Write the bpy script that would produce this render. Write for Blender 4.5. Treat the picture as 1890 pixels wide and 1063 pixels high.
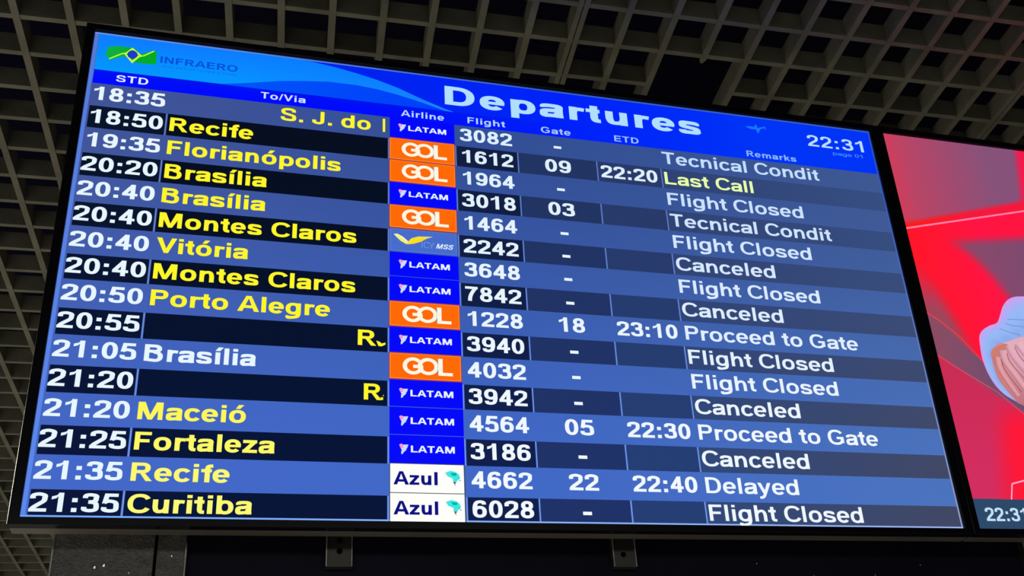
import bpy, math, random
from mathutils import Vector, Matrix

random.seed(7)
for o in list(bpy.data.objects):
    bpy.data.objects.remove(o)
COL = bpy.context.scene.collection
SC = bpy.context.scene

# ------------------------------------------------------------------ scale
U = 1.43                 # width of one screen in metres
S = U / 1000.0           # screen coordinates: 1000 across, 587.4 down
HS = 587.4
ZT = 3.02                # height of the top edge of the picture


# ------------------------------------------------------------------ camera
def rot_vec(r):
    th = r.length
    return Matrix.Rotation(th, 3, r.normalized())


cam_d = bpy.data.cameras.new('camera')
cam = bpy.data.objects.new('camera', cam_d)
COL.objects.link(cam)
SC.camera = cam
F, CX, CY = 2114.84029, 1149.50092, 659.27324
cam_d.sensor_fit = 'HORIZONTAL'
cam_d.sensor_width = 36.0
cam_d.lens = F / 1890 * 36
cam_d.shift_x = (945 - CX) / 1890
cam_d.shift_y = (CY - 531.5) / 1890
cam_d.clip_start = 0.02
cam_d.clip_end = 200
R0 = Matrix(((1, 0, 0), (0, 0, -1), (0, 1, 0)))
RW = R0 @ rot_vec(Vector((-0.48514753, -0.01929277, 0.31231676)))
right, down, fwd = RW[0], RW[1], RW[2]
M = Matrix((right, -down, -fwd)).transposed().to_4x4()
M.translation = Vector((0.20288561 * U, -1.10671137 * U, ZT - 0.98613065 * U))
cam.matrix_world = M

# ------------------------------------------------------------------ world and light
SC.view_settings.view_transform = 'Standard'
SC.view_settings.look = 'None'
SC.view_settings.exposure = 0.0
SC.view_settings.gamma = 1.0
SC.view_settings.use_curve_mapping = False

w = bpy.data.worlds.new('hall')
SC.world = w
w.use_nodes = True
bg = w.node_tree.nodes['Background']
bg.inputs[0].default_value = (0.8, 0.9, 1.0, 1)     # almost no light from beyond the hall
bg.inputs[1].default_value = 0.010


def area(name, loc, target, size, power, color):
    d = bpy.data.lights.new(name, 'AREA')
    d.shape = 'RECTANGLE'
    d.size, d.size_y = size
    d.energy = power
    d.color = color
    o = bpy.data.objects.new(name, d)
    COL.objects.link(o)
    o.location = loc
    o.rotation_euler = (Vector(target) - Vector(loc)).to_track_quat('-Z', 'Y').to_euler()
    return o


# unseen lamps added outside the picture; they light the floor and the floor lights the slats
area('added_light_left', (-2.6, 1.2, 2.95), (-2.4, 1.2, 0), (1.6, 3.0), 420, (1.0, 0.93, 0.79))
area('added_light_behind', (0.2, -4.2, 2.95), (0.2, -3.9, 0), (4.0, 1.2), 110, (1.0, 0.94, 0.84))


# ------------------------------------------------------------------ helpers
def srgb(c):
    return tuple(((x / 255) / 12.92 if x / 255 <= 0.04045 else ((x / 255 + 0.055) / 1.055) ** 2.4) for x in c[:3])


def mat(name, base, rough=0.5, metal=0.0, spec=0.5, noise=0.0, scale=20, bump=0.0, bump_scale=400, coat=0.0):
    m = bpy.data.materials.new(name)
    m.use_nodes = True
    nt = m.node_tree
    b = nt.nodes['Principled BSDF']
    b.inputs['Roughness'].default_value = rough
    b.inputs['Metallic'].default_value = metal
    b.inputs['Specular IOR Level'].default_value = spec
    b.inputs['Coat Weight'].default_value = coat
    tc = nt.nodes.new('ShaderNodeNewGeometry')
    n = nt.nodes.new('ShaderNodeTexNoise')
    n.inputs['Scale'].default_value = scale
    n.inputs['Detail'].default_value = 5
    nt.links.new(tc.outputs['Position'], n.inputs['Vector'])
    r = nt.nodes.new('ShaderNodeValToRGB')
    r.color_ramp.elements[0].position = 0.3
    r.color_ramp.elements[1].position = 0.7
    r.color_ramp.elements[0].color = (*[x * (1 - noise) for x in base], 1)
    r.color_ramp.elements[1].color = (*[min(1, x * (1 + noise)) for x in base], 1)
    nt.links.new(n.outputs['Fac'], r.inputs['Fac'])
    nt.links.new(r.outputs['Color'], b.inputs['Base Color'])
    if bump:
        n2 = nt.nodes.new('ShaderNodeTexNoise')
        n2.inputs['Scale'].default_value = bump_scale
        nt.links.new(tc.outputs['Position'], n2.inputs['Vector'])
        bp = nt.nodes.new('ShaderNodeBump')
        bp.inputs['Strength'].default_value = bump
        bp.inputs['Distance'].default_value = 0.002
        nt.links.new(n2.outputs['Fac'], bp.inputs['Height'])
        nt.links.new(bp.outputs['Normal'], b.inputs['Normal'])
    return m


M_SLAT = mat('grey_brown_slat', (0.088, 0.088, 0.071), 0.8, noise=0.22, scale=14, bump=0.3, bump_scale=120, spec=0.3)
M_VOID = mat('black_painted_plenum', (0.003, 0.003, 0.016), 0.95, spec=0.1)
M_BEZEL = mat('black_gloss_bezel', (0.003, 0.003, 0.006), 0.22, spec=0.12)
M_CASE = mat('dark_grey_case', (0.055, 0.052, 0.046), 0.6, noise=0.15, scale=8)
M_PLATE = mat('grey_hammered_plate', (0.060, 0.060, 0.061), 0.5, noise=0.35, scale=90, bump=0.9, bump_scale=260)
M_PANEL = mat('black_navy_panel', (0.003, 0.004, 0.012), 0.6, spec=0.08, noise=0.3, scale=6)
M_TAB = mat('black_steel_tab', (0.010, 0.010, 0.009), 0.5, spec=0.5, noise=0.3, scale=60)
M_EDGE = mat('pale_steel_edge', (0.20, 0.20, 0.19), 0.4, metal=0.3, noise=0.3, scale=80)  # paler grey for the thin strips along plate, channel and tab edges
M_HOLE = mat('black_hole', (0.002, 0.002, 0.003), 0.9, spec=0.0)
M_SCREW = mat('bright_zinc_screw', (0.85, 0.85, 0.83), 0.2, metal=1.0)
M_CHIP = mat('dull_screw', (0.3, 0.3, 0.3), 0.35, metal=0.8)

# light given off by the lit pixels: the picture and the panel's uneven glow are stored as colours on the picture's faces
M_LCD = bpy.data.materials.new('lit_lcd_picture')
M_LCD.use_nodes = True
_nt = M_LCD.node_tree
_b = _nt.nodes['Principled BSDF']
_b.inputs['Base Color'].default_value = (0, 0, 0, 1)
_b.inputs['Roughness'].default_value = 0.45
_b.inputs['Specular IOR Level'].default_value = 0.03
_a = _nt.nodes.new('ShaderNodeAttribute')
_a.attribute_name = 'picture'
_nt.links.new(_a.outputs['Color'], _b.inputs['Emission Color'])
_b.inputs['Emission Strength'].default_value = 1.0


def link(name, mesh, parent=None, loc=None):
    o = bpy.data.objects.new(name, mesh)
    COL.objects.link(o)
    if parent:
        o.parent = parent
    if loc is not None:
        o.location = loc
    return o


def empty(name, loc):
    o = bpy.data.objects.new(name, None)
    COL.objects.link(o)
    o.location = loc
    o.empty_display_size = 0.1
    return o


def box_data(x0, y0, z0, x1, y1, z1):
    v = [(x0, y0, z0), (x1, y0, z0), (x1, y1, z0), (x0, y1, z0), (x0, y0, z1), (x1, y0, z1), (x1, y1, z1), (x0, y1, z1)]
    f = [(3, 2, 1, 0), (4, 5, 6, 7), (0, 1, 5, 4), (1, 2, 6, 5), (2, 3, 7, 6), (3, 0, 4, 7)]
    return v, f


def mesh_of(name, parts, m):
    V, Fc, mi, mats = [], [], [], []
    for p in parts:
        v, f = p[0], p[1]
        pm = p[2] if len(p) > 2 else m
        if pm not in mats:
            mats.append(pm)
        b = len(V)
        V += v
        Fc += [tuple(i + b for i in q) for q in f]
        mi += [mats.index(pm)] * len(f)
    me = bpy.data.meshes.new(name)
    me.from_pydata(V, [], Fc)
    for q in mats:
        me.materials.append(q)
    me.polygons.foreach_set('material_index', mi)
    me.update()
    return me


def bevel(o, wd, seg=2):
    md = o.modifiers.new('edge', 'BEVEL')
    md.width = wd
    md.segments = seg
    md.limit_method = 'ANGLE'
    return o


def cyl_data(c, r, y0, y1, n=12, r2=None):
    """short cylinder along y (front at y0)"""
    r2 = r if r2 is None else r2
    v = [(c[0] + r * math.cos(6.28318 * i / n), y0, c[1] + r * math.sin(6.28318 * i / n)) for i in range(n)]
    v += [(c[0] + r2 * math.cos(6.28318 * i / n), y1, c[1] + r2 * math.sin(6.28318 * i / n)) for i in range(n)]
    f = [tuple(range(n)), tuple(range(2 * n - 1, n - 1, -1))]
    f += [(i, i + n, (i + 1) % n + n, (i + 1) % n) for i in range(n)]
    return v, f


# ------------------------------------------------------------------ ceiling: open grid of slats
PX, PY = 0.06277419 * U, 0.06745931 * U
H = 0.10 * U
SL_T, SL_H = 0.0125, 0.043
ceiling = empty('ceiling', (-0.10994215 * U, 0.10393761 * U, ZT + H))
ceiling.rotation_euler = (0, 0, -0.03583814)
ceiling['kind'] = 'structure'
ceiling['label'] = 'dark open grid ceiling of grey brown slats crossing at right angles'
I0, I1, J0, J1 = -40, 58, -32, 64
X0, X1, Y0, Y1 = (I0 - .5) * PX, (I1 + .5) * PX, (J0 - .5) * PY, (J1 + .5) * PY
long_m = mesh_of('long_slat', [box_data(-SL_T / 2, Y0, 0, SL_T / 2, Y1, SL_H)], M_SLAT)
thin_m = mesh_of('thin_slat', [box_data(-SL_T * .38, Y0, -0.001, SL_T * .38, Y1, SL_H)], M_SLAT)
for i in range(I0, I1 + 1):
    dx = random.uniform(-.0012, .0012)
    if i == 14:      # this one is broken off above the opening
        yb = -0.90 * PY
        a = box_data(-SL_T / 2, Y0, 0, SL_T / 2, yb, SL_H)
        chip = ([(-.005, yb, 0), (.005, yb, 0), (.004, yb + .012, .004), (-.003, yb + .008, .002),
                 (-.005, yb, SL_H), (.005, yb, SL_H), (.004, yb + .005, SL_H), (-.003, yb + .003, SL_H)],
                [(3, 2, 1, 0), (4, 5, 6, 7), (0, 1, 5, 4), (1, 2, 6, 5), (2, 3, 7, 6), (3, 0, 4, 7)])
        s = link('slat', mesh_of('broken_slat', [a, chip], M_SLAT), ceiling, (i * PX, 0, 0))
        s['label'] = 'slat broken off short above the dark opening'
        link('slat', mesh_of('rear_slat', [box_data(-SL_T / 2, 1.0 * PY, 0, SL_T / 2, Y1, SL_H)], M_SLAT), ceiling,
             (i * PX, 0, 0))
    elif i in (11, 22, 33, 44, -22, -33):   # two slats side by side where ceiling modules meet
        link('slat', thin_m, ceiling, (i * PX - .0062, 0, 0))
        link('slat', thin_m, ceiling, (i * PX + .0058, 0, 0))
    else:
        link('slat', long_m, ceiling, (i * PX + dx, 0, 0))
CT = 0.0110
cross_m = mesh_of('cross_slat', [box_data(X0, -CT / 2, .0015, X1, CT / 2, SL_H)], M_SLAT)
for j in range(J0, J1 + 1):
    dy = random.uniform(-.0012, .0012)
    if j == 0:
        link('cross_slat', mesh_of('cross_slat_l', [box_data(X0, -CT / 2, .0015, 13 * PX, CT / 2, SL_H)], M_SLAT),
             ceiling, (0, 0, 0))
        link('cross_slat', mesh_of('cross_slat_r', [box_data(15 * PX, -CT / 2, .0015, X1, CT / 2, SL_H)], M_SLAT),
             ceiling, (0, 0, 0))
    else:
        link('cross_slat', cross_m, ceiling, (0, j * PY + dy, 0))
link('soffit', mesh_of('soffit', [box_data(X0 - .3, Y0 - .3, .45, X1 + .3, Y1 + .3, .5)], M_VOID), ceiling, (0, 0, 0))


fl = link('floor', mesh_of('floor', [box_data(-7, -8, -.1, 9, 9, 0)], mat('pale_floor', (0.52, 0.50, 0.46), 0.6, noise=.05, scale=1)))
fl['kind'] = 'structure'
fl['label'] = 'pale hall floor far below the displays'


# ------------------------------------------------------------------ picture drawing on a screen
class Ink:
    """flat coloured shapes on the lit picture, in screen coordinates"""

    def __init__(self, off=0.0):
        self.V, self.F, self.C, self.off = [], [], [], off

    def poly(self, pts, col, layer=1):
        b = len(self.V)
        for p in pts:
            self.V.append(((p[0] - self.off) * S, -0.0003 * layer, -p[1] * S))
        n = len(pts)
        # keep faces towards -Y (the viewer)
        ar = sum(pts[i][0] * pts[(i + 1) % n][1] - pts[(i + 1) % n][0] * pts[i][1] for i in range(n))
        idx = list(range(b, b + n))
        cols = col if isinstance(col, list) else [col] * n
        if ar > 0:
            idx.reverse()
            cols = cols[::-1]
        self.F.append(tuple(idx))
        self.C.append([srgb(c) for c in cols])
        return self

    def rect(self, u0, v0, u1, v1, col, layer=1):
        return self.poly([(u0, v0), (u1, v0), (u1, v1), (u0, v1)], col, layer)

    def grad(self, u0, v0, u1, v1, fn, nx, ny, layer=1):
        for i in range(nx):
            for j in range(ny):
                a, b = u0 + (u1 - u0) * i / nx, u0 + (u1 - u0) * (i + 1) / nx
                c, d = v0 + (v1 - v0) * j / ny, v0 + (v1 - v0) * (j + 1) / ny
                self.poly([(a, c), (b, c), (b, d), (a, d)], [fn(a, c), fn(b, c), fn(b, d), fn(a, d)], layer)
        return self

    def disc(self, cu, cv, ru, rv, col, layer=1, n=24):
        return self.poly([(cu + ru * math.cos(2 * math.pi * i / n), cv + rv * math.sin(2 * math.pi * i / n))
                          for i in range(n)], col, layer)

    def ring(self, cu, cv, ru, rv, tu, tv, a0, a1, col, layer=1, n=22):
        for i in range(n):
            a = math.radians(a0 + (a1 - a0) * i / n)
            b = math.radians(a0 + (a1 - a0) * (i + 1) / n)
            p = lambda t, k: (cu + (ru - k * tu) * math.cos(t), cv + (rv - k * tv) * math.sin(t))
            self.poly([p(a, 0), p(b, 0), p(b, 1), p(a, 1)], col, layer)
        return self

    def line(self, pts, wd, col, layer=1):
        for (a, b), (c, d) in zip(pts, pts[1:]):
            l = math.hypot(c - a, d - b) or 1
            nx, ny = -(d - b) / l * wd / 2, (c - a) / l * wd / 2
            self.poly([(a + nx, b + ny), (c + nx, d + ny), (c - nx, d - ny), (a - nx, b - ny)], col, layer)
        return self

    def text(self, s, u0, u1, base, cap, col, layer=3, bold=.145, shear=0.0, track=0.0):
        V, Fs, bb = glyphs(s, bold, track)
        sx = (u1 - u0) / (bb[1] - bb[0])
        sy = cap / CAPH
        b = len(self.V)
        for x, y in V:
            uu = u0 + (x - bb[0]) * sx + y * sy * shear
            vv = base - y * sy
            self.V.append(((uu - self.off) * S, -0.0003 * layer, -vv * S))
        c = srgb(col)
        for f in Fs:
            self.F.append(tuple(b + i for i in f))
            self.C.append([c] * len(f))
        return self

    def build(self, name, parent):
        me = bpy.data.meshes.new(name)
        me.from_pydata(self.V, [], self.F)
        at = me.color_attributes.new('picture', 'FLOAT_COLOR', 'CORNER')
        flat = []
        for f in self.C:
            for c in f:
                flat += [*c, 1.0]
        at.data.foreach_set('color', flat)
        me.materials.append(M_LCD)
        me.update()
        return link(name, me, parent)


# lettering drawn here as pen strokes: a wide bold grotesque like the board's
_g = {}
CAPH = 0.72


def sell(cx, cy, ox, oy, a0, a1, T, t, n=None, e=2.35):
    """centre line of an elliptic bowl with outer radii ox, oy"""
    n = n or max(5, int(abs(a1 - a0) / 13))
    rx, ry = ox - T / 2, oy - t / 2
    r = []
    for i in range(n + 1):
        a = math.radians(a0 + (a1 - a0) * i / n)
        c, s = math.cos(a), math.sin(a)
        r.append((cx + rx * math.copysign(abs(c) ** (2 / e), c), cy + ry * math.copysign(abs(s) ** (2 / e), s)))
    return r


def spl(P, k=5):
    """smooth curve through points"""
    r = []
    for i in range(len(P) - 1):
        p0, p1, p2, p3 = P[max(0, i - 1)], P[i], P[i + 1], P[min(len(P) - 1, i + 2)]
        for j in range(k):
            u = j / k
            r.append(tuple(.5 * ((2 * p1[d]) + (-p0[d] + p2[d]) * u + (2 * p0[d] - 5 * p1[d] + 4 * p2[d] - p3[d]) * u * u +
                                 (-p0[d] + 3 * p1[d] - 3 * p2[d] + p3[d]) * u ** 3) for d in (0, 1)))
    return r + [P[-1]]


def glyph(ch, T):
    """-> strokes (centre lines), polygons, advance"""
    t = T * .82
    h, q = T / 2, t / 2
    C, X = .72, .525
    bx = lambda x0, y0, x1, y1: [(x0, y0), (x1, y0), (x1, y1), (x0, y1)]
    if ch == ' ':
        return [], [], .27
    if ch in '69':
        s = [sell(.285, .24, .245, .245, 0, 360, T, t),
             spl([(.52 - h - .01, .545), (.42, .63), (.30, C - q), (.17, .61), (.04 + h, .44), (.04 + h, .25)])]
        if ch == '9':
            s = [[(.57 - x, C - y) for x, y in p] for p in s]
        return s, [], .57
    if ch == '0':
        return [sell(.28, .36, .24, .365, 0, 360, T, t, 30)], [], .56
    if ch == '8':
        return [sell(.28, .53, .215, .195, 0, 360, T, t), sell(.28, .205, .24, .21, 0, 360, T, t)], [], .56
    if ch == '1':
        return [], [bx(.40 - T, 0, .40, C), [(.07, .46), (.20, .51), (.40 - T, .59), (.41 - T, .61), (.41 - .3 * T, C),
                                             (.29, C), (.20, .62), (.07, .575)]], .56
    if ch == '2':
        return [spl([(.04 + h, .49), (.12, .61), (.275, C - q), (.43, .61), (.515 - h, .51), (.42, .40), (.29, .28), (.15, .15),
                     (.10, .03)])], [bx(.035, 0, .52, t)], .56
    if ch == '3':
        return [spl([(.045 + h, .53), (.14, .63), (.27, C - q), (.42, .62), (.50 - h, .52), (.40, .42), (.22, .385)]),
                spl([(.22, .385), (.41, .35), (.525 - h, .22), (.43, .10), (.275, q), (.12, .10), (.035 + h, .20)])], [], .56
    if ch == '4':
        return [], [bx(.445 - T, 0, .445, C), bx(.03, .155, .53, .155 + t),
                    [(.03, .19), (.15, .19), (.37, .58), (.445 - T * .5, C), (.31, C), (.03, .27)]], .56
    if ch == '5':
        return [spl([(.10, .37), (.19, .42), (.28, .43), (.42, .38), (.525 - h, .24), (.43, .10), (.275, q), (.12, .10),
                     (.035 + h, .20)])], [bx(.13, C - t, .49, C), [(.045, .335), (.045 + T, .37), (.10 + T, C), (.105, C)]], .56
    if ch == '7':
        return [spl([(.44, .66), (.33, .47), (.24, .25), (.21, 0)])], [bx(.04, C - t, .52, C)], .56
    if ch == ':':
        return [], [bx(.08, 0, .08 + T * 1.02, t * 1.25), bx(.08, X - t * 1.25, .08 + T * 1.02, X)], .32
    if ch == '.':
        return [], [bx(.07, 0, .07 + T, t * 1.2)], .28
    if ch == '-':
        return [], [bx(.05, .20, .30, .20 + t)], .33
    if ch == '/':
        return [], [[(0, 0), (.1, 0), (.28, C), (.18, C)]], .28
    if ch == 'A':
        return [], [[(0, 0), (T * 1.08, 0), (.36 + .5 * h, C), (.36 - 1.1 * h, C)], [(.72, 0), (.72 - T * 1.08, 0), (.36 - .5 * h, C), (.36 + 1.1 * h, C)],
                    bx(.15, .155, .57, .155 + t)], .72
    if ch == 'B':
        return [[(.10, C - q), (.30, C - q)] + sell(.38, .54, .23, .18, 85, -85, T, t) + [(.1, .36 + q)],
                [(.10, .36 + q), (.34, .36 + q)] + sell(.40, .205, .255, .205 + q / 2, 85, -88, T, t) + [(.1, q)]], [bx(.075, 0, .075 + T, C)], .72
    if ch == 'C':
        return [sell(.385, .36, .35, .37, 31, 329, T, t, 28)], [], .70
    if ch == 'D':
        return [[(.1, C - q), (.28, C - q)] + sell(.33, .36, .345, .36, 85, -85, T, t, 18) + [(.28, q), (.1, q)]], [bx(.075, 0, .075 + T, C)], .72
    if ch == 'E':
        return [], [bx(.075, 0, .075 + T, C), bx(.08, 0, .62, t), bx(.08, C - t, .61, C), bx(.08, .31, .58, .31 + t)], .665
    if ch == 'F':
        return [], [bx(.075, 0, .075 + T, C), bx(.08, C - t, .57, C), bx(.08, .30, .52, .30 + t)], .61
    if ch == 'G':
        return [sell(.385, .36, .35, .37, 34, 328, T, t, 26)], [bx(.41, .27, .71, .27 + t), bx(.71 - T, .085, .71, .33)], .78
    if ch == 'I':
        return [], [bx(.07, 0, .07 + T, C)], .28
    if ch == 'J':
        return [[(.48 - h, C), (.48 - h, .25)] + spl([(.48 - h, .25), (.46 - h, .12), (.26, q), (.10, .11), (.03 + h, .24)])[1:]], [], .556
    if ch == 'L':
        return [], [bx(.075, 0, .075 + T, C), bx(.08, 0, .58, t)], .61
    if ch == 'M':
        w_ = .90
        return [], [bx(.07, 0, .07 + T * .95, C), bx(w_ - .07 - T * .95, 0, w_ - .07, C),
                    [(.07, C), (.07 + T * 1.35, C), (w_ / 2 + T * .42, 0), (w_ / 2 - T * .42, 0)],
                    [(w_ - .07, C), (w_ - .07 - T * 1.35, C), (w_ / 2 - T * .42, 0), (w_ / 2 + T * .42, 0)]], w_
    if ch == 'N':
        return [], [bx(.07, 0, .07 + T * .95, C), bx(.65 - T * .95, 0, .65, C), [(.07, C), (.07 + T, C), (.65, 0), (.65 - T, 0)]], .72
    if ch == 'O':
        return [sell(.39, .36, .35, .37, 0, 360, T, t, 30)], [], .78
    if ch in 'PR':
        s = [[(.1, C - q), (.34, C - q)] + sell(.40, .51, .23, .21, 85, -85, T, t) + [(.34, .30 + q), (.1, .30 + q)]]
        p = [bx(.075, 0, .075 + T, C)]
        if ch == 'R':
            p.append([(.32, .33), (.46, .33), (.70, 0), (.70 - T * 1.2, 0)])
            return s, p, .72
        return s, p, .667
    if ch == 'S':
        return [spl([(.60 - h, .50), (.51, .62), (.34, C - q), (.17, .62), (.05 + h, .53), (.17, .42), (.34, .365), (.52, .30),
                     (.62 - h, .20), (.52, .09), (.33, q), (.15, .10), (.03 + h, .22)])], [], .667
    if ch == 'T':
        return [], [bx(.02, C - t, .59, C), bx(.305 - h, 0, .305 + h, C)], .61
    if ch == 'V':
        return [], [[(0, C), (T * 1.1, C), (.335 + h * .9, 0), (.335 - h * .9, 0)], [(.67, C), (.67 - T * 1.1, C), (.335 - h * .9, 0), (.335 + h * .9, 0)]], .667
    if ch == 'Y':
        return [], [[(0, C), (T * 1.1, C), (.335 + h, .28), (.335 - h, .28)], [(.67, C), (.67 - T * 1.1, C), (.335 - h, .28), (.335 + h, .28)],
                    bx(.335 - h, 0, .335 + h, .30)], .667
    if ch == 'a':
        return [spl([(.05 + h, .37), (.13, .44), (.27, X - q), (.43, .44), (.52 - h, .34)]) + [(.52 - h, .14), (.53 - h, 0)],
                spl([(.50 - h, .30), (.33, .275), (.14, .245), (.03 + h, .15), (.13, .06), (.24, q), (.38, .085), (.50 - h, .18)])], [], .56
    if ch in 'bp':
        s = [sell(.325, .262, .255, .275, 0, 360, T, t)]
        return s, [bx(.065, 0, .065 + T, C) if ch == 'b' else bx(.065, -.2, .065 + T, X)], .61
    if ch in 'd':
        return [sell(.285, .262, .255, .275, 0, 360, T, t)], [bx(.545 - T, 0, .545, C)], .61
    if ch == 'g':
        return [sell(.285, .262, .255, .275, 0, 360, T, t),
                [(.545 - h, X), (.545 - h, .05)] + spl([(.545 - h, .05), (.50 - h, -.09), (.28, -.205 + q), (.12, -.155), (.05 + h, -.07)])[1:]], [], .61
    if ch == 'c':
        return [sell(.29, .262, .26, .275, 33, 327, T, t, 24)], [], .53
    if ch == 'e':
        return [sell(.285, .262, .255, .275, 0, 322, T, t, 24)], [bx(.12, .262 - q * .8, .53, .262 + q * .8)], .57
    if ch == 'f':
        return [[(.13 + h, 0), (.13 + h, .52)] + spl([(.13 + h, .52), (.16 + h, .63), (.37, C - q)])[1:]], [bx(.02, X - t, .34, X)], .34
    if ch in 'hn':
        return [[(.545 - h, 0), (.545 - h, .28)] + spl([(.545 - h, .28), (.51 - h, .42), (.35, X + .005 - q), (.20, .42), (.07 + h, .31)])[1:]], \
            [bx(.065, 0, .065 + T, C if ch == 'h' else X)], .61
    if ch == 'm':
        return [[(.455, 0), (.455, .30)] + spl([(.455, .30), (.43, .42), (.33, X - q), (.19, .42), (.07 + h, .31)])[1:],
                [(.825 - h, 0), (.825 - h, .30)] + spl([(.825 - h, .30), (.80 - h, .42), (.68, X - q), (.54, .42), (.455, .31)])[1:]], \
            [bx(.065, 0, .065 + T, X)], .889
    if ch == 'u':
        return [[(.065 + h, X), (.065 + h, .24)] + spl([(.065 + h, .24), (.10 + h, .105), (.26, q), (.41, .105), (.54 - h, .22)])[1:]], \
            [bx(.545 - T, 0, .545, X)], .61
    if ch == 'r':
        return [spl([(.065 + h, .30), (.18, .41), (.27, X - q - .01), (.39, X - q - .02)])], [bx(.065, 0, .065 + T, X)], .389
    if ch in 'ií':
        p = [bx(.07, 0, .07 + T, X)]
        p.append(bx(.07, C - t * .95, .07 + T, C) if ch == 'i' else [(.06, .585), (.16, .75), (.16 + T * 1.05, .75), (.15 + T * .4, .585)])
        return [], p, .28
    if ch == 'k':
        return [], [bx(.065, 0, .065 + T, C), [(.16, .16), (.16, .30), (.37, X), (.37 + T * 1.15, X)], [(.22, .30), (.33, .37), (.56, 0), (.56 - T * 1.15, 0)]], .556
    if ch == 'l':
        return [], [bx(.07, 0, .07 + T, C)], .28
    if ch == 'oó' or ch in 'oó':
        p = [] if ch == 'o' else [[(.24, .585), (.33, .75), (.33 + T * 1.1, .75), (.33 + T * .3, .585)]]
        return [sell(.305, .262, .265, .275, 0, 360, T, t)], p, .61
    if ch == 's':
        return [spl([(.50 - h, .37), (.42, .44), (.27, X - q), (.14, .45), (.045 + h, .375), (.14, .30), (.28, .262), (.42, .22),
                     (.52 - h, .15), (.43, .075), (.27, q), (.13, .075), (.03 + h, .16)])], [], .556
    if ch == 't':
        return [[(.10 + h, .66), (.10 + h, .17)] + spl([(.10 + h, .17), (.13 + h, .075), (.32, q)])[1:]], [bx(.01, X - t, .31, X)], .335
    if ch == 'y':
        return [], [[(.01, X), (.01 + T * 1.05, X), (.28 + h * .9, .03), (.28 - h * .9, 0)],
                    [(.55, X), (.55 - T * 1.05, X), (.20, -.02), (.13, -.10), (.05, -.09), (.05, -.205), (.17, -.205), (.27, -.13), (.32, -.03)]], .556
    if ch == 'z':
        return [], [bx(.02, 0, .48, t), bx(.03, X - t, .47, X), [(.02, t * .7), (.02 + T * 1.15, t * .7), (.47, X - t * .7), (.47 - T * 1.15, X - t * .7)]], .50
    raise ValueError(ch)


def glyphs(s, T, track=0.0):
    key = (s, T, track)
    if key in _g:
        return _g[key]
    V, Fs, x = [], [], 0.0
    t = T * .82
    for ch in s:
        st, po, adv = glyph(ch, T)
        for P in po:
            b = len(V)
            V += [(x + a, c) for a, c in P]
            ar = sum(P[i][0] * P[(i + 1) % len(P)][1] - P[(i + 1) % len(P)][0] * P[i][1] for i in range(len(P)))
            ix = list(range(b, b + len(P)))
            Fs.append(ix if ar > 0 else ix[::-1])
        for P in st:
            n = len(P)
            closed = math.hypot(P[0][0] - P[-1][0], P[0][1] - P[-1][1]) < 1e-6
            b = len(V)
            for i, (a, c) in enumerate(P):
                p0 = P[i - 1] if i else (P[-2] if closed else P[0])
                p1 = P[i + 1] if i < n - 1 else (P[1] if closed else P[-1])
                dx, dy = p1[0] - p0[0], p1[1] - p0[1]
                l = math.hypot(dx, dy) or 1
                nx, ny = -dy / l * T / 2, dx / l * t / 2
                V += [(x + a + nx, c + ny), (x + a - nx, c - ny)]
            for i in range(n - 1):
                k = b + 2 * i
                f = [k, k + 1, k + 3, k + 2]
                ar = sum(V[f[j]][0] * V[f[(j + 1) % 4]][1] - V[f[(j + 1) % 4]][0] * V[f[j]][1] for j in range(4))
                Fs.append(f if ar > 0 else f[::-1])
        x += adv + track
    xs = [v[0] for v in V]
    _g[key] = (V, Fs, (min(xs), max(xs)))
    return _g[key]


def mix(a, b, t):
    t = max(0, min(1, t))
    return tuple(x + (y - x) * t for x, y in zip(a, b))


def smooth(t):
    t = max(0, min(1, t))
    return t * t * (3 - 2 * t)


# ------------------------------------------------------------------ display housings
def housing(name, label, cat, off, u0, u1, lip):
    """monitor body: front bezel of four rails, rear case, dark panel. Root sits at the top left of the picture."""
    root = empty(name, (off * S, 0, ZT))
    root['label'] = label
    root['category'] = cat
    g = 'ceiling hung displays in a row'
    root['group'] = g
    B = 9.6
    lo, hi = (u0 - off), (u1 - off)
    W = hi - lo
    L, R_ = lo - B, hi + B
    T, D = -9.6, HS + 8.2
    y0, y1 = -0.006, 0.010
    e = 0.0004

    def rail(pts):
        # pts = outer a, outer b, inner b, inner a ; front face slightly chamfered to the picture
        v = []
        for y, inn in ((y0, 0), (y1, 0)):
            v += [(p[0] * S, y, -p[1] * S) for p in pts]
        f = [(0, 1, 2, 3), (7, 6, 5, 4), (0, 4, 5, 1), (1, 5, 6, 2), (2, 6, 7, 3), (3, 7, 4, 0)]
        return v, f
    ring = [(L, T), (R_, T), (R_, D), (L, D)]
    inn = [(lo, -0.4), (hi, -0.4), (hi, HS + .4), (lo, HS + .4)]
    V, Fc = [], []
    for y, q in ((y0, ring), (y0, inn), (y1, ring), (y1, inn)):
        V += [(p[0] * S, y, -p[1] * S) for p in q]
    for i in range(4):
        j = (i + 1) % 4
        Fc += [(i, i + 4, j + 4, j), (i + 8, j + 8, j + 12, i + 12), (i, j, j + 8, i + 8), (i + 4, i + 12, j + 12, j + 4)]
    bz = link('bezel', mesh_of('bezel', [(V, Fc)], M_BEZEL), root)
    bevel(bz, 0.0012, 2)
    cs = link('rear_case', mesh_of('rear_case', [box_data((L + .6) * S, y1, -(D - .4) * S, (R_ - .6) * S, 0.034, -(T + 1) * S)],
                                   M_CASE), root)
    bevel(cs, 0.0015, 2)
    return root


board = housing('departures_display', 'large blue flight departures board listing flight times and destinations', 'display', 0,
                0, 1000, 0)
advert = housing('advertising_display', 'red advertising screen with a clasped hand, right of the departures board',
                 'display', 1020.4, 1020.4, 2020.4, 0)
advert['kind'] = board['kind'] = 'thing'

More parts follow.
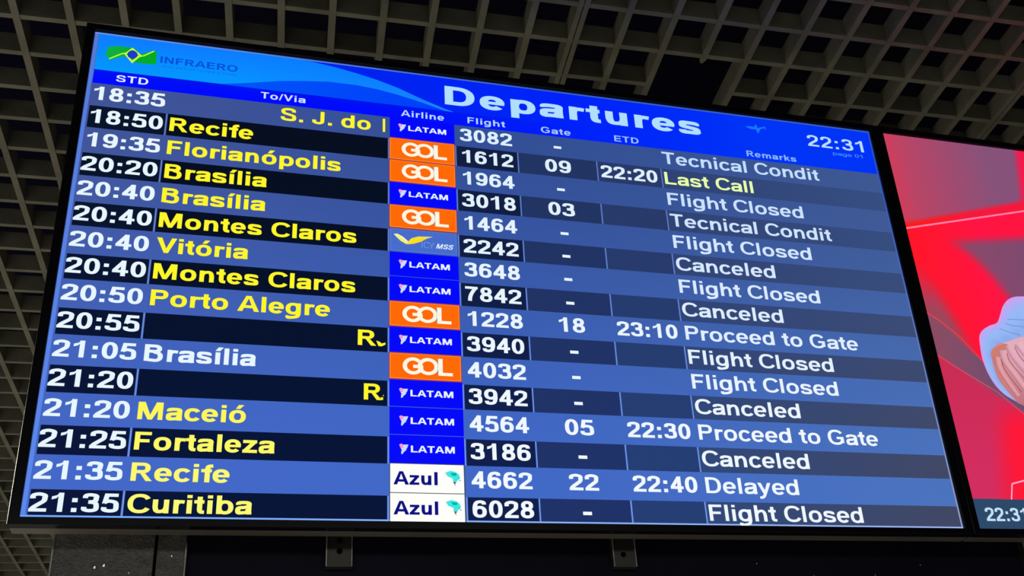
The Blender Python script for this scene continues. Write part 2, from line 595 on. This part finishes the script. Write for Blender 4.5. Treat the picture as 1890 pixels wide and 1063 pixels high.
# ------------------------------------------------------------------ the departures board picture
WHITE = (232, 246, 255)
YEL = (255, 246, 42)


def light_row(u, v):  # the panel's uneven glow is painted into the row colours
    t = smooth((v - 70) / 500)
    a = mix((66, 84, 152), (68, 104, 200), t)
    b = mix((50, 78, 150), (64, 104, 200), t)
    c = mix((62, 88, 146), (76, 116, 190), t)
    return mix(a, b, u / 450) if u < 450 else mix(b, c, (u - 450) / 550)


def dark_cell(k, v):  # columns get lighter to the right: viewing-angle glow painted into the cells
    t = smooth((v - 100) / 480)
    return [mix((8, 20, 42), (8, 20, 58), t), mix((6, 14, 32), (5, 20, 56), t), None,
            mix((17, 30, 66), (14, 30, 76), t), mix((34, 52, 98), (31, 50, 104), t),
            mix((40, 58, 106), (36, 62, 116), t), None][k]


def remark_dark(u, v):  # same panel glow painted across the remark cells
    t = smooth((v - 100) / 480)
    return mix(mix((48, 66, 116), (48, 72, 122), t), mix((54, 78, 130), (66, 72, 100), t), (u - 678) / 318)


panel = Ink().rect(-.2, -.2, 1000.2, HS + .2, (70, 105, 190), 0).build('screen_panel', board)
edge = Ink()
edge.grad(0, 0, 1000, 2.2, lambda u, v: mix((110, 150, 230), (60, 100, 190), u / 500), 20, 1, 1)
edge.grad(0, 2, 3.8, HS - 2, lambda u, v: mix((84, 122, 216), (92, 136, 236), v / 600), 1, 12, 1)
edge.grad(0, HS - 2.6, 1000, HS, lambda u, v: mix((118, 172, 255), (160, 185, 240), u / 1000), 12, 1, 1)
edge.grad(998.0, 2, 1000, HS - 2, lambda u, v: mix((44, 76, 170), (146, 162, 200), (v - 60) / 530), 1, 12, 1)
edge.build('picture_border', board)

# header
VH = 74.2
head = Ink()


def hcol(u, v):
    base = mix((0, 34, 240), (0, 52, 246), (u - 300) / 500)
    base = mix(base, (0, 30, 255), max(0, 1 - abs(u - 560) / 260) * .7)
    return base


head.grad(4.6, 2.2, 997.6, VH, hcol, 40, 4, 1)
azure = [(4.6, 2.2), (222, 2.2), (241, 4.0), (267, 8.5), (293, 13.5), (318, 19.5), (343, 27.4), (373, 40), (410, 54.8),
         (390, 52.0), (373, 46.5), (343, 38.3), (318, 33.6), (293.5, 31.2), (261, 31.0), (229, 35.1), (206, 38.9),
         (182, 44.8), (160, 50.5), (138.8, 54.6), (4.6, 54.6)]


def curve_at(u, pts):
    for (a, b), (c, d) in zip(pts, pts[1:]):
        if a <= u <= c:
            return b + (d - b) * (u - a) / (c - a)
    return pts[-1][1]


UP = [(4.6, 2.2), (218, 2.2), (241, 3.2), (267, 7.0), (293, 12.4), (318, 18.8), (343, 27.2), (373, 40.5), (400, 51), (414, 55.5)]
LOW = [(4.6, 54.6), (138.8, 54.2), (160, 50), (182, 44.8), (206, 38.9), (229, 35.1), (261, 31.0), (293.5, 31.0), (318, 33.4),
       (343, 38.1), (373, 45.8), (400, 54.2), (414, 55.6)]


def az(u, v):
    return mix(mix((14, 122, 255), (4, 150, 255), v / 50), mix((0, 128, 255), (24, 130, 255), v / 50), (u - 150) / 200)


STEP = sorted(set([x for x, _ in UP] + [x for x, _ in LOW] + [20 * i + 10 for i in range(20)]))
for a, b in zip(STEP, STEP[1:]):
    for k in range(4):
        def vv(u, t):
            return curve_at(u, UP) + (curve_at(u, LOW) - curve_at(u, UP)) * t
        t0, t1 = k / 4, (k + 1) / 4
        p = [(a, vv(a, t0)), (b, vv(b, t0)), (b, vv(b, t1)), (a, vv(a, t1))]
        head.poly(p, [az(*q) for q in p], 2)
mid = [(x, y) for x, y in LOW if x >= 138]
for (a, b), (c, d) in zip(mid, mid[1:]):
    head.poly([(a, b), (c, d), (c, 56), (a, 56)], [mix((0, 86, 250), (0, 60, 248), (x - 138) / 280) for x in (a, c, c, a)], 2)
head.grad(4.6, 54.8, 676, VH, lambda u, v: mix(mix((0, 20, 235), (0, 10, 255), (v - 54) / 12), hcol(u, v), (u - 330) / 250),
          24, 3, 3)
header = head.build('header_band', board)

t = Ink()
t.text('Departures', 400.6, 740.5, 44.2, 29.2, (176, 222, 255), 5, bold=.168, track=.03)
t.build('title_text', header)
heads = [('STD', 28.4, 62, 69.2, 9.6), ('To/Via', 184.4, 235, 68.6, 9.4), ('Airline', 346.8, 399, 70.6, 9.4),
         ('Flight', 428, 475.2, 69.8, 9.4), ('Gate', 521, 559.6, 70.8, 9.4), ('ETD', 617.6, 650.4, 71, 9.4),
         ('Remarks', 802.3, 875, 70.0, 9.4)]
for s_, a, b, base, cap in heads:
    Ink().text(s_, a, b, base, cap, mix((226, 240, 255), (140, 186, 255), (a - 30) / 700), 5, bold=.14, track=.04).build(
        'column_heading', header)
Ink().text('22:31', 898.3, 984, 39.4, 19.2, (186, 222, 255), 5, bold=.13, track=.03).build('clock_text', header)
Ink().text('page 01', 933.8, 979.6, 50.2, 5.6, (70, 140, 255), 5, bold=.11).build('page_text', header)
p = Ink()   # small pale aeroplane
PC = (24, 118, 255)
p.poly([(807, 19.4), (816, 18.2), (826, 19.6), (837.5, 15.4), (838, 16.6), (829, 21.6), (825.6, 28.4), (823.6, 28.2),
        (823.4, 22.8), (814, 22.6)], PC, 5)
p.poly([(820, 18.8), (823, 14.6), (825, 14.8), (825, 19.4)], PC, 5)
p.poly([(834, 17.0), (839, 20), (837.6, 20.4), (832.4, 18.6)], PC, 5)
p.build('plane_icon', header)
# operator's emblem: green flag shape, yellow ribbon, blue disc
lg = Ink()
G1, G2 = (12, 176, 62), (4, 170, 40)
lg.poly([(15.5, 20.6), (24, 17.6), (42, 17.2), (49, 23.6), (44, 30), (33, 32), (19.2, 39), (14.0, 33)],
        [G1, G1, G2, G2, G2, G1, G1, G1], 5)
lg.poly([(34, 27), (49.5, 26), (64, 17.6), (67.5, 19), (68, 37.4), (60, 38.6), (44, 38.6), (35, 31)], G2, 5)
YG = (196, 255, 60)
lg.line([(18.4, 37.9), (30.2, 28.6), (34.6, 26.6)], 1.5, YG, 6)
lg.line([(49.2, 29.4), (54, 27.2), (64.2, 18.6)], 1.5, YG, 6)
lg.poly([(41, 17.4), (51.6, 27.2), (42.8, 40.4), (33.2, 28)], YG, 6)
lg.poly([(41.4, 20.6), (48.6, 27.6), (42.6, 36.6), (35.6, 28.2)], (60, 150, 60), 7)
lg.disc(42, 28, 5.4, 6.2, (28, 60, 196), 8)
lg.build('emblem', header)
lg = Ink()
lg.text('INFRAERO', 72, 156.6, 34.2, 9.6, (4, 80, 218), 5, bold=.15)
lg.text('AEROPORTOS', 73, 156.4, 40.6, 3.0, (4, 108, 236), 5, bold=.08)
lg.build('emblem_text', header)

# flights
RB = [74.2, 106.2, 136.6, 171.0, 201.2, 235.6, 265.6, 300.6, 330.8, 365.0, 395.3, 429.6, 459.4, 494.2, 524.6, 559.6, 585.0]
COLS = [(4.8, 84.4), (86.6, 331.2), None, (413.4, 488.3), (490.2, 589.7), (591.8, 675.6), (677.6, 997.6)]
rows = [
    ('18:35', None, 'latam', '3082', '-', None, 'Tecnical Condit'),
    ('18:50', ('Recife', 179, YEL), 'gol', '1612', '09', '22:20', 'Last Call'),
    ('19:35', ('Florianópolis', 277.3, YEL), 'gol', '1964', '-', None, 'Flight Closed'),
    ('20:20', ('Brasília', 196.8, YEL), 'latam', '3018', '03', None, 'Tecnical Condit'),
    ('20:40', ('Brasília', 196.8, YEL), 'gol', '1464', '-', None, 'Flight Closed'),
    ('20:40', ('Montes Claros', 296.5, YEL), 'voe', '2242', '-', None, 'Canceled'),
    ('20:40', ('Vitória', 182, YEL), 'latam', '3648', '-', None, 'Flight Closed'),
    ('20:40', ('Montes Claros', 296.2, YEL), 'latam', '7842', '-', None, 'Canceled'),
    ('20:50', ('Porto Alegre', 269.9, YEL), 'gol', '1228', '18', '23:10', 'Proceed to Gate'),
    ('20:55', None, 'latam', '3940', '-', None, 'Flight Closed'),
    ('21:05', ('Brasília', 196.7, WHITE), 'gol', '4032', '-', None, 'Flight Closed'),
    ('21:20', None, 'latam', '3942', '-', None, 'Canceled'),
    ('21:20', ('Maceió', 190.6, YEL), 'latam', '4564', '05', '22:30', 'Proceed to Gate'),
    ('21:25', ('Fortaleza', 219.8, YEL), 'latam', '3186', '-', None, 'Canceled'),
    ('21:35', ('Recife', 179, YEL), 'azul', '4662', '22', '22:40', 'Delayed'),
    ('21:35', ('Curitiba', 201.4, YEL), 'azul', '6028', '-', None, 'Flight Closed'),
]
REM = {'Tecnical Condit': 904.6, 'Last Call': 803, 'Flight Closed': 869.5, 'Canceled': 813, 'Proceed to Gate': 910,
       'Delayed': 793.8}


def logo(kind, c, d0, d1):
    q = Ink()
    a, b = 334.2, 410.2
    if kind == 'latam':
        q.rect(333.4, d0 - .4, 411.4, d1 + .4, (4, 8, 250), 3)
        W_ = (205, 220, 255)
        q.poly([(343.4, c - 4.6), (345.4, c - 5.8), (348.4, c - 4.4), (347.6, c - 1.4), (344.6, c - 1.2)], (255, 150, 205), 5)
        q.poly([(348.0, c - 4.6), (352.8, c - 4.8), (351.4, c - .6), (347.6, c + .2), (347.6, c - 1.6)], W_, 6)
        q.poly([(344.8, c - .8), (347.6, c - 1.2), (351.0, c + .2), (350.0, c + 2.2), (347.0, c + 3.0)], W_, 6)
        q.poly([(345.6, c + 2.0), (349.2, c + 2.4), (346.6, c + 6.0), (345.4, c + 6.0)], W_, 6)
        q.text('LATAM', 355.4, 401.2, c + 3.7, 7.6, (230, 242, 255), 5, bold=.165)
    elif kind == 'gol':
        q.rect(332.8, d0 - 1.2, 411.2, d1 + 1.2, (160, 50, 62), 3)
        q.rect(333.6, d0 + .1, 410.4, d1 - .1, (255, 150, 60), 4)
        q.rect(334.4, d0 + .9, 409.6, d1 - .9, (255, 106, 6), 5)
        WW = (255, 246, 228)
        rr = 10.4
        q.ring(358.5, c - .4, 11.2, rr, 4.6, 3.9, 35, 318, WW, 6)
        q.rect(358.5, c - 1.9, 369.2, c + 2.0, WW, 6)
        q.rect(364.9, c + .0, 369.4, c + 6.6, WW, 6)
        q.ring(374.6, c - .4, 11.4, rr, 4.6, 3.9, 0, 360, WW, 7, 28)
        q.rect(384.6, c - 10.2, 385.6, c + 9, (130, 150, 160), 7)
        q.rect(385.6, c - 10.6, 390.4, c + 10, WW, 7)
        q.rect(385.6, c + 6.2, 401.2, c + 10.0, WW, 7)
    elif kind == 'azul':
        q.rect(333.4, d0 - 1.2, 411.2, d1 + 1.2, (60, 70, 90), 3)
        q.rect(334.2, d0 - .2, 410.0, d1 + .4, (254, 254, 250), 4)
        NV = (12, 14, 130)
        q.text('Azul', 337.4, 382.6, c + 7.4, 14.6, NV, 5, bold=.16)
        CY_ = (60, 232, 226)
        q.poly([(390.4, c - 6.8), (396, c - 9), (401, c - 8), (404.6, c - 5.4), (406, c - 1.4), (404, c + 1.2),
                (401.4, c + 3.2), (398.6, c + 3.4), (398, c - .6), (393, c - 2.6)], CY_, 5)
        q.poly([(396, c - 6.6), (402.4, c - 6.4), (401.8, c - 3.4), (397.6, c - 3.6)], (0, 178, 170), 6)
        q.poly([(398.6, c + 3.4), (402.2, c + 3.2), (400.6, c + 5.6), (401.2, c + 8), (399.4, c + 5.6)], (110, 96, 110), 6)
        q.disc(405.6, c + 1.6, .7, .8, (60, 150, 160), 6, 8)
        q.disc(404.6, c - .6, .6, .7, (60, 150, 160), 6, 8)
    else:
        q.rect(334.0, d0 + .4, 410.0, d1 - .4, (88, 128, 214), 3)
        q.rect(334.9, d0 + 1.2, 409.1, d1 - 1.2, (72, 108, 204), 4)
        cc = c
        q.poly([(337.8, cc - 7.2), (342, cc - 8), (348, cc - 4.8), (354.5, cc + 1.4), (355.6, cc + 4.2), (352, cc + 5.2),
                (345.6, cc + 1.4)], [(246, 246, 150)] * 2 + [(250, 250, 210)] * 2 + [(240, 236, 70)] * 3, 5)
        q.poly([(353.6, cc + 5.4), (352.6, cc + 3.8), (358, cc - 3.2), (366, cc - 6.4), (382.6, cc - 7.6), (375, cc - 4.2),
                (369, cc + .4), (361, cc + 3.8)],
               [(255, 226, 20), (255, 236, 40), (250, 220, 40), (240, 226, 90), (230, 226, 130), (244, 220, 30),
                (255, 208, 0), (255, 214, 0)], 6)
        q.text('ICY', 369.6, 384.0, c + 8.2, 7.8, (132, 170, 232), 5, bold=.06)
        q.text('MSS', 385.8, 404.6, c + 7.8, 6.6, (216, 236, 255), 5, bold=.16, shear=.3)
    return q


NAMES = {'latam': 'dark blue airline logo with white lettering', 'gol': 'orange airline logo with white lettering',
         'azul': 'white airline logo with navy lettering and cyan map', 'voe': 'blue airline logo with yellow wings'}
for k, (tm, dest, lg_, fl, gate, etd, rem) in enumerate(rows):
    v0, v1 = RB[k], RB[k + 1]
    c = 88.3 + 32.27 * k
    base = c + 9.4
    cap = 18.9
    row = Ink()
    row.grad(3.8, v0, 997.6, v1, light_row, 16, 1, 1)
    if k % 2:
        for gu in (85.5, 332.3, 412.3, 489.2, 590.7, 676.6):
            row.rect(gu - .6, v0 + .2, gu + .6, v1 - .2, mix((96, 122, 190), (122, 156, 232), k / 15), 1.5)
    row = row.build('flight_row', board)
    row['label'] = 'timetable row reading %s%s flight %s %s' % (tm, ' ' + dest[0] if dest else '', fl, rem)
    if k % 2:
        for ci, cc in enumerate(COLS):
            if cc is None:
                continue
            q = Ink()
            if ci == 6:
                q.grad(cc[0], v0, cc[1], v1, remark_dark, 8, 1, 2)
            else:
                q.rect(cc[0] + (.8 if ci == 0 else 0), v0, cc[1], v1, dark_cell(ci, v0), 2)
            q.build('cell', row)
    d0, d1 = (v0, v1) if k % 2 else (v0 + 1.6, v1 - 2.2)
    d0, d1 = c - 15.4, c + 15.4
    tl = 5.8 if tm[0] == '2' else 8.0
    Ink().text(tm, tl, 82.2, base, cap, WHITE, 3, bold=.15).build('time_text', row)
    if dest:
        Ink().text(dest[0], 89.6, dest[1], base, cap, mix(dest[2], (252, 250, 140), .75 * smooth((k - 8) / 7)) if dest[2] is YEL else dest[2], 3, bold=.155).build('destination_text', row)
    elif k == 0:
        q = Ink().text('S. J. do', 207.8, 311, base - .4, cap, YEL, 3, bold=.15)
        q.rect(325.2, base - 19.8, 328.0, base, YEL, 3)
        q.build('destination_text', row)
    elif k == 9:
        q = Ink().text('R', 299.8, 319.3, base + .2, cap, YEL, 3, bold=.15)
        q.poly([(319.4, base - 6.2), (323, base - 5), (325, base - 3), (329, base - 4.4), (329.2, base - 2.0), (325, base + .4),
                (321.6, base + .2)], YEL, 3)
        q.build('destination_text', row)
    else:
        q = Ink().text('R', 306.8, 325.6, base + .2, cap, YEL, 3, bold=.15)
        q.rect(324.4, base - 3.2, 326.8, base - .2, YEL, 3)
        q.rect(326.6, base - 5.8, 327.6, base - 4.8, YEL, 3)
        q.build('destination_text', row)
    g_ = logo(lg_, c, d0, d1).build('airline_logo', row)
    g_['label'] = NAMES[lg_]
    WT = mix((222, 240, 255), (244, 250, 255), k / 15)
    fl0 = 420 if fl[0] == '1' else 418
    Ink().text(fl, fl0, 482.8, base, cap, WT, 3, bold=.15).build('flight_number_text', row)
    if gate == '-':
        Ink().rect(536, base - 8.2, 545.8, base - 4.4, WT, 3).build('gate_text', row)
    else:
        Ink().text(gate, 525.4 if gate[0] == '1' else 523.2, 556.2, base, cap, WT, 3, bold=.15).build('gate_text', row)
    if etd:
        Ink().text(etd, 595.2, 670.2, base, cap, WT, 3, bold=.15).build('estimated_time_text', row)
    rc = (232, 255, 170) if rem == 'Last Call' else mix((196, 222, 255), (240, 248, 255), k / 12)
    Ink().text(rem, 680.2, REM[rem], base, cap, rc, 3, bold=.135).build('remark_text', row)

# ------------------------------------------------------------------ the advertising picture
OFF = 1020.4
ad_panel = Ink(OFF)


def seg_v(u, a, b):
    return a[1] + (b[1] - a[1]) * (u - a[0]) / (b[0] - a[0])


LA = ((1021.1, 161.3), (1225.7, 110.2))
LB = ((1020.2, 290.8), (1086.4, 357.3))
LC = ((1020.6, 353.6), (1127, 429.4))


def ad_col(u, v):
    a, b, c_ = seg_v(u, *LA), seg_v(u, *LB), seg_v(u, *LC)
    x = u - 1020
    if v < a:
        m_ = mix((196, 66, 98), (134, 82, 122), x / 170)
        m_ = mix((206, 62, 92), m_, x / 30)
        m_ = mix(m_, (244, 26, 76), smooth((x - 208 + (v - 40) * .18) / 16) if x < 320 else 1)
        wdt = 8 + x * .07
        e_ = smooth((v - (a - 14 - x * .04)) / 10)
        return mix(m_, mix((252, 28, 22), (246, 24, 60), x / 120), e_)
    if v < b:
        m_ = mix((255, 22, 40), (255, 20, 66), x / 120)
        # mauve wedge right of the big arc
        cx_, cy_, r_ = 980, 330, 190
        d = math.hypot(u - cx_, v - cy_) - r_
        wed = smooth((d + 12) / 26) * smooth((v - (a + 15 + x * .10)) / 20)
        m_ = mix(m_, mix((150, 72, 100), (124, 74, 112), x / 200), wed if x < 190 else wed * (1 - smooth((x - 190) / 60)))
        # mauve fade along the left edge, widening downwards
        lf = smooth((v - 200) / 90) * (1 - smooth((x - (v - 220) * .32) / 30))
        return mix(m_, mix((214, 46, 84), (150, 74, 92), (v - 200) / 110), lf)
    if v < c_:
        return mix((140, 76, 98), (112, 78, 112), x / 90)
    m_ = mix((202, 44, 84), (210, 46, 96), (v - 360) / 150)
    m_ = mix(m_, (255, 24, 56), smooth((x - 26 - (549 - v) * .22) / 46) * smooth((v - 400) / 60))
    m_ = mix(m_, (255, 22, 60), smooth((x - 100) / 30))
    return m_


ad_panel.grad(1020.2, -.2, 1290, 549, ad_col, 130, 200, 1)
ad_panel.grad(1290, -.2, 2020.6, 549, ad_col, 70, 60, 1)
ad_panel = ad_panel.build('screen_panel', advert)
q = Ink(OFF)
q.grad(1020.2, 549, 2020.6, HS + .2, lambda u, v: mix((46, 74, 106), (40, 60, 92), (u - 1020) / 400), 12, 1, 1)
bar = q.build('information_bar', advert)
Ink(OFF).text('22:31', 1035.2, 1093.0, 577.2, 17.0, (196, 226, 250), 3, bold=.14).build('clock_text', bar)
ln = Ink(OFF)
ln.line([(1020.4, 161.5), (1225, 110.2), (1420, 62)], 2.6, (255, 128, 170), 2)
ln.build('pink_line', ad_panel)
ln = Ink(OFF).line([(1020.4, 290.9), (1039.7, 304), (1061.9, 324.2), (1090, 360)], 1.3, (255, 62, 84), 2)
ln.build('pink_line', ad_panel)
ln = Ink(OFF).line([(1020.6, 353.6), (1049.2, 373), (1098, 403.2), (1127, 430), (1170, 478)], 1.3, (255, 66, 88), 2)
ln.build('pink_line', ad_panel)
ln = Ink(OFF).line([(1077.3, 549.3), (1084.1, 528.8), (1102.7, 524.2), (1180, 508)], 1.8, (255, 170, 205), 2)
ln.build('pink_line', ad_panel)

# pictured on the screen: a sleeve and a hand, flat as the picture itself
sl = Ink(OFF)
out = [(1300, 250), (1240, 250), (1182.8, 254.9), (1165.5, 257.3), (1152.7, 263.8), (1142.2, 275.4), (1135.1, 287.7),
       (1126.9, 300), (1113.5, 305.6), (1100.8, 313.4), (1093.5, 323), (1090.3, 339.1), (1088.9, 357.1), (1091.5, 376.9),
       (1098.1, 394), (1108.3, 406.6), (1122.9, 415.6)]
inn = [(1300, 322), (1240, 318), (1190, 312), (1176, 314), (1168, 316.5), (1162, 318.5), (1156, 320.4), (1148, 323.0),
       (1138, 327), (1130.3, 329.6), (1121, 332), (1114.6, 335.2), (1105.4, 344.9), (1102.9, 360.7), (1104.2, 380.6),
       (1110, 395), (1124, 416.4)]
out, inn = spl(out, 4), spl(inn, 4)
for i in range(len(out) - 1):
    for j in range(5):
        def pt(a, b, tt):
            return (a[0] + (b[0] - a[0]) * tt, a[1] + (b[1] - a[1]) * tt)

        def scol(i_, tt):
            base_ = mix((226, 150, 236), (150, 184, 248), smooth(tt * 3.2))
            f_ = mix(base_, (128, 158, 226), .5 * smooth((tt - .45) / .4))
            return mix(f_, (150, 190, 244), .35 * (.5 + .5 * math.sin(i_ * .75)))
        t0, t1 = j / 5, (j + 1) / 5
        sl.poly([pt(out[i], inn[i], t0), pt(out[i + 1], inn[i + 1], t0), pt(out[i + 1], inn[i + 1], t1), pt(out[i], inn[i], t1)],
                [scol(i, t0), scol(i + 1, t0), scol(i + 1, t1), scol(i, t1)], 3)
for a in ([(1138.7, 300.2), (1150, 303), (1172, 303.4)], [(1145, 293.5), (1171, 292.6), (1200, 290)],
          [(1128, 309), (1144, 314), (1158, 317)]):
    sl.line(a, .8, (96, 120, 196), 4)
o_ = sl.build('pictured_sleeve', ad_panel)
o_['label'] = 'pale blue rolled sleeve in the picture'
hd = Ink(OFF)
HB = spl([(1300, 322), (1240, 318), (1190, 312), (1164, 318.1), (1144, 323), (1130.3, 329.6), (1114.6, 335.2),
          (1106.1, 344.8), (1102.9, 360.7), (1104.2, 380.6), (1110, 395), (1122.9, 415.6), (1134.3, 422), (1150, 438),
          (1175, 447), (1210, 440), (1250, 420), (1300, 400)], 3)


def skin(u, v):
    c_ = mix((226, 172, 186), (186, 108, 122), smooth((v - 330) / 110))
    return mix((204, 124, 116), c_, smooth((u - 1103) / 30))


hc = (1170.0, 372.0)
for k in (0, 1, 2, 3):
    for (a, b), (c_, d) in zip(HB, HB[1:]):
        f0, f1 = k / 4, (k + 1) / 4
        w_ = lambda x_, y_, f: (hc[0] + (x_ - hc[0]) * f, hc[1] + (y_ - hc[1]) * f)
        P = [w_(a, b, f1), w_(c_, d, f1), w_(c_, d, f0), w_(a, b, f0)]
        if k == 0:
            P = P[:3]
        hd.poly(P, [skin(*z) for z in P], 2)
# thumb base, folded fingers with light knuckles, creases between them
hd.poly(spl([(1106, 350), (1112, 339), (1128, 331.5), (1134, 334), (1126, 342), (1117, 352), (1110, 366), (1105, 362), (1106, 350)], 3)[:-1],
        (204, 126, 112), 4)


def finger(P, w0, w1, ca, cb, layer):
    P = spl(P, 4)
    n = len(P)
    for side, cc in ((-1, cb), (1, ca)):
        for i in range(n - 1):
            (a, b), (c_, d) = P[i], P[i + 1]
            l = math.hypot(c_ - a, d - b) or 1
            nx, ny = (d - b) / l * side, -(c_ - a) / l * side
            wa = w0 + (w1 - w0) * i / (n - 1)
            wb = w0 + (w1 - w0) * (i + 1) / (n - 1)
            hd.poly([(a, b), (c_, d), (c_ + nx * wb, d + ny * wb), (a + nx * wa, b + ny * wa)],
                    [ca, ca, mix(ca, cc, .9), mix(ca, cc, .9)], layer)


finger([(1112, 352), (1111, 368), (1117, 386), (1128, 408)], 5.2, 3.4, (224, 158, 164), (176, 96, 108), 5)
finger([(1122, 342), (1122, 358), (1132, 378), (1144, 402)], 6.0, 4.2, (226, 166, 176), (180, 104, 122), 6)
finger([(1134, 334), (1138, 350), (1150, 370), (1164, 392)], 6.8, 5.0, (226, 172, 188), (184, 114, 136), 7)
finger([(1150, 330), (1158, 346), (1172, 364), (1188, 380)], 7.4, 5.6, (230, 180, 196), (190, 122, 144), 8)
for P in ([(1116.5, 356), (1117, 368), (1124, 384), (1134, 402)], [(1128.5, 346), (1129, 358), (1139, 375), (1152, 394)],
          [(1143, 336), (1147, 350), (1159, 367), (1174, 384)]):
    hd.line(spl(P, 4), 1.1, (134, 70, 88), 9)
hd.disc(1143.4, 391, 2.2, 3.2, (250, 226, 204), 10, 12)
o_ = hd.build('pictured_hand', ad_panel)
o_['label'] = 'clasped hand in the picture'

# ------------------------------------------------------------------ steel mounting behind and under the displays
YB = 0.040 * U
mount = empty('display_mount', (0, YB, ZT - HS * S))
mount['label'] = 'dark steel mounting panel with tabs and screws under the displays'
mount['category'] = 'mount'


def mz(v):
    return -(v - HS) * S


# hidden top reaches behind the displays; lower edge runs out of the photograph
link('hammered_plate', mesh_of('hammered_plate', [
    box_data(25.4 * S, 0, mz(760), 113.6 * S, .05, mz(500)),
    box_data(24.2 * S, -.0016, mz(760), 25.4 * S, .05, mz(500), ) + (M_EDGE,)], M_PLATE), mount)['label'] = 'grey rough plate at the left end'
sp = link('channel', mesh_of('channel', [
    box_data(116.4 * S, .004, mz(760), 142.2 * S, .05, mz(500)),
    box_data(142.2 * S, -.004, mz(760), 143.4 * S, .05, mz(598)) + (M_EDGE,)], M_PLATE), mount)
sp['label'] = 'narrow grey channel with a bright edge'
link('back_panel', mesh_of('back_panel', [box_data(143.4 * S, .012, mz(760), 2150 * S, .05, mz(500))], M_PANEL), mount)
link('back_panel', mesh_of('back_panel', [box_data(112 * S, .02, mz(760), 118 * S, .05, mz(500))], M_HOLE), mount)
for a, b, hs in ((275, 301, ((288.4, 594), (288.4, 605.4))), (577.6, 603.8, ((589.6, 607.6),)), (1107, 1133, ((1120, 607),))):
    tb = link('tab', mesh_of('tab', [box_data(a * S, -.002, mz(621.4), b * S, .012, mz(560)),
                                     box_data(a * S, -.0045, mz(621.4), (a + 1.0) * S, -.002, mz(560)) + (M_EDGE,),
                                     box_data((b - 1.0) * S, -.0045, mz(621.4), b * S, -.002, mz(560)) + (M_EDGE,)],
                             M_TAB), mount)
    for hu, hv in hs:
        link('bolt_hole', mesh_of('bolt_hole', [cyl_data((hu * S, mz(hv)), 3.0 * S, -.0026, -.0015, 14)], M_HOLE), tb)


def screw(u, v, y, m_, r=1.1):
    a = cyl_data((u * S, mz(v)), r * S * .55, y - .0022, y - .0012, 10, r * S)
    b = cyl_data((u * S, mz(v)), r * S, y - .0012, y, 10)
    link('screw', mesh_of('screw', [a, b], m_), mount)


screw(63.0, 621.8, 0, M_SCREW, 1.5)
screw(70.9, 620.0, 0, M_SCREW, 1.5)
screw(93.5, 627.6, 0, M_CHIP, 1.2)
screw(130.1, 609.8, .004, M_SCREW, 1.2)
for u_, v_ in ((750.8, 614.6), (820, 629.2), (900, 628), (963, 616)):
    screw(u_, v_, .012, M_CHIP, .95)
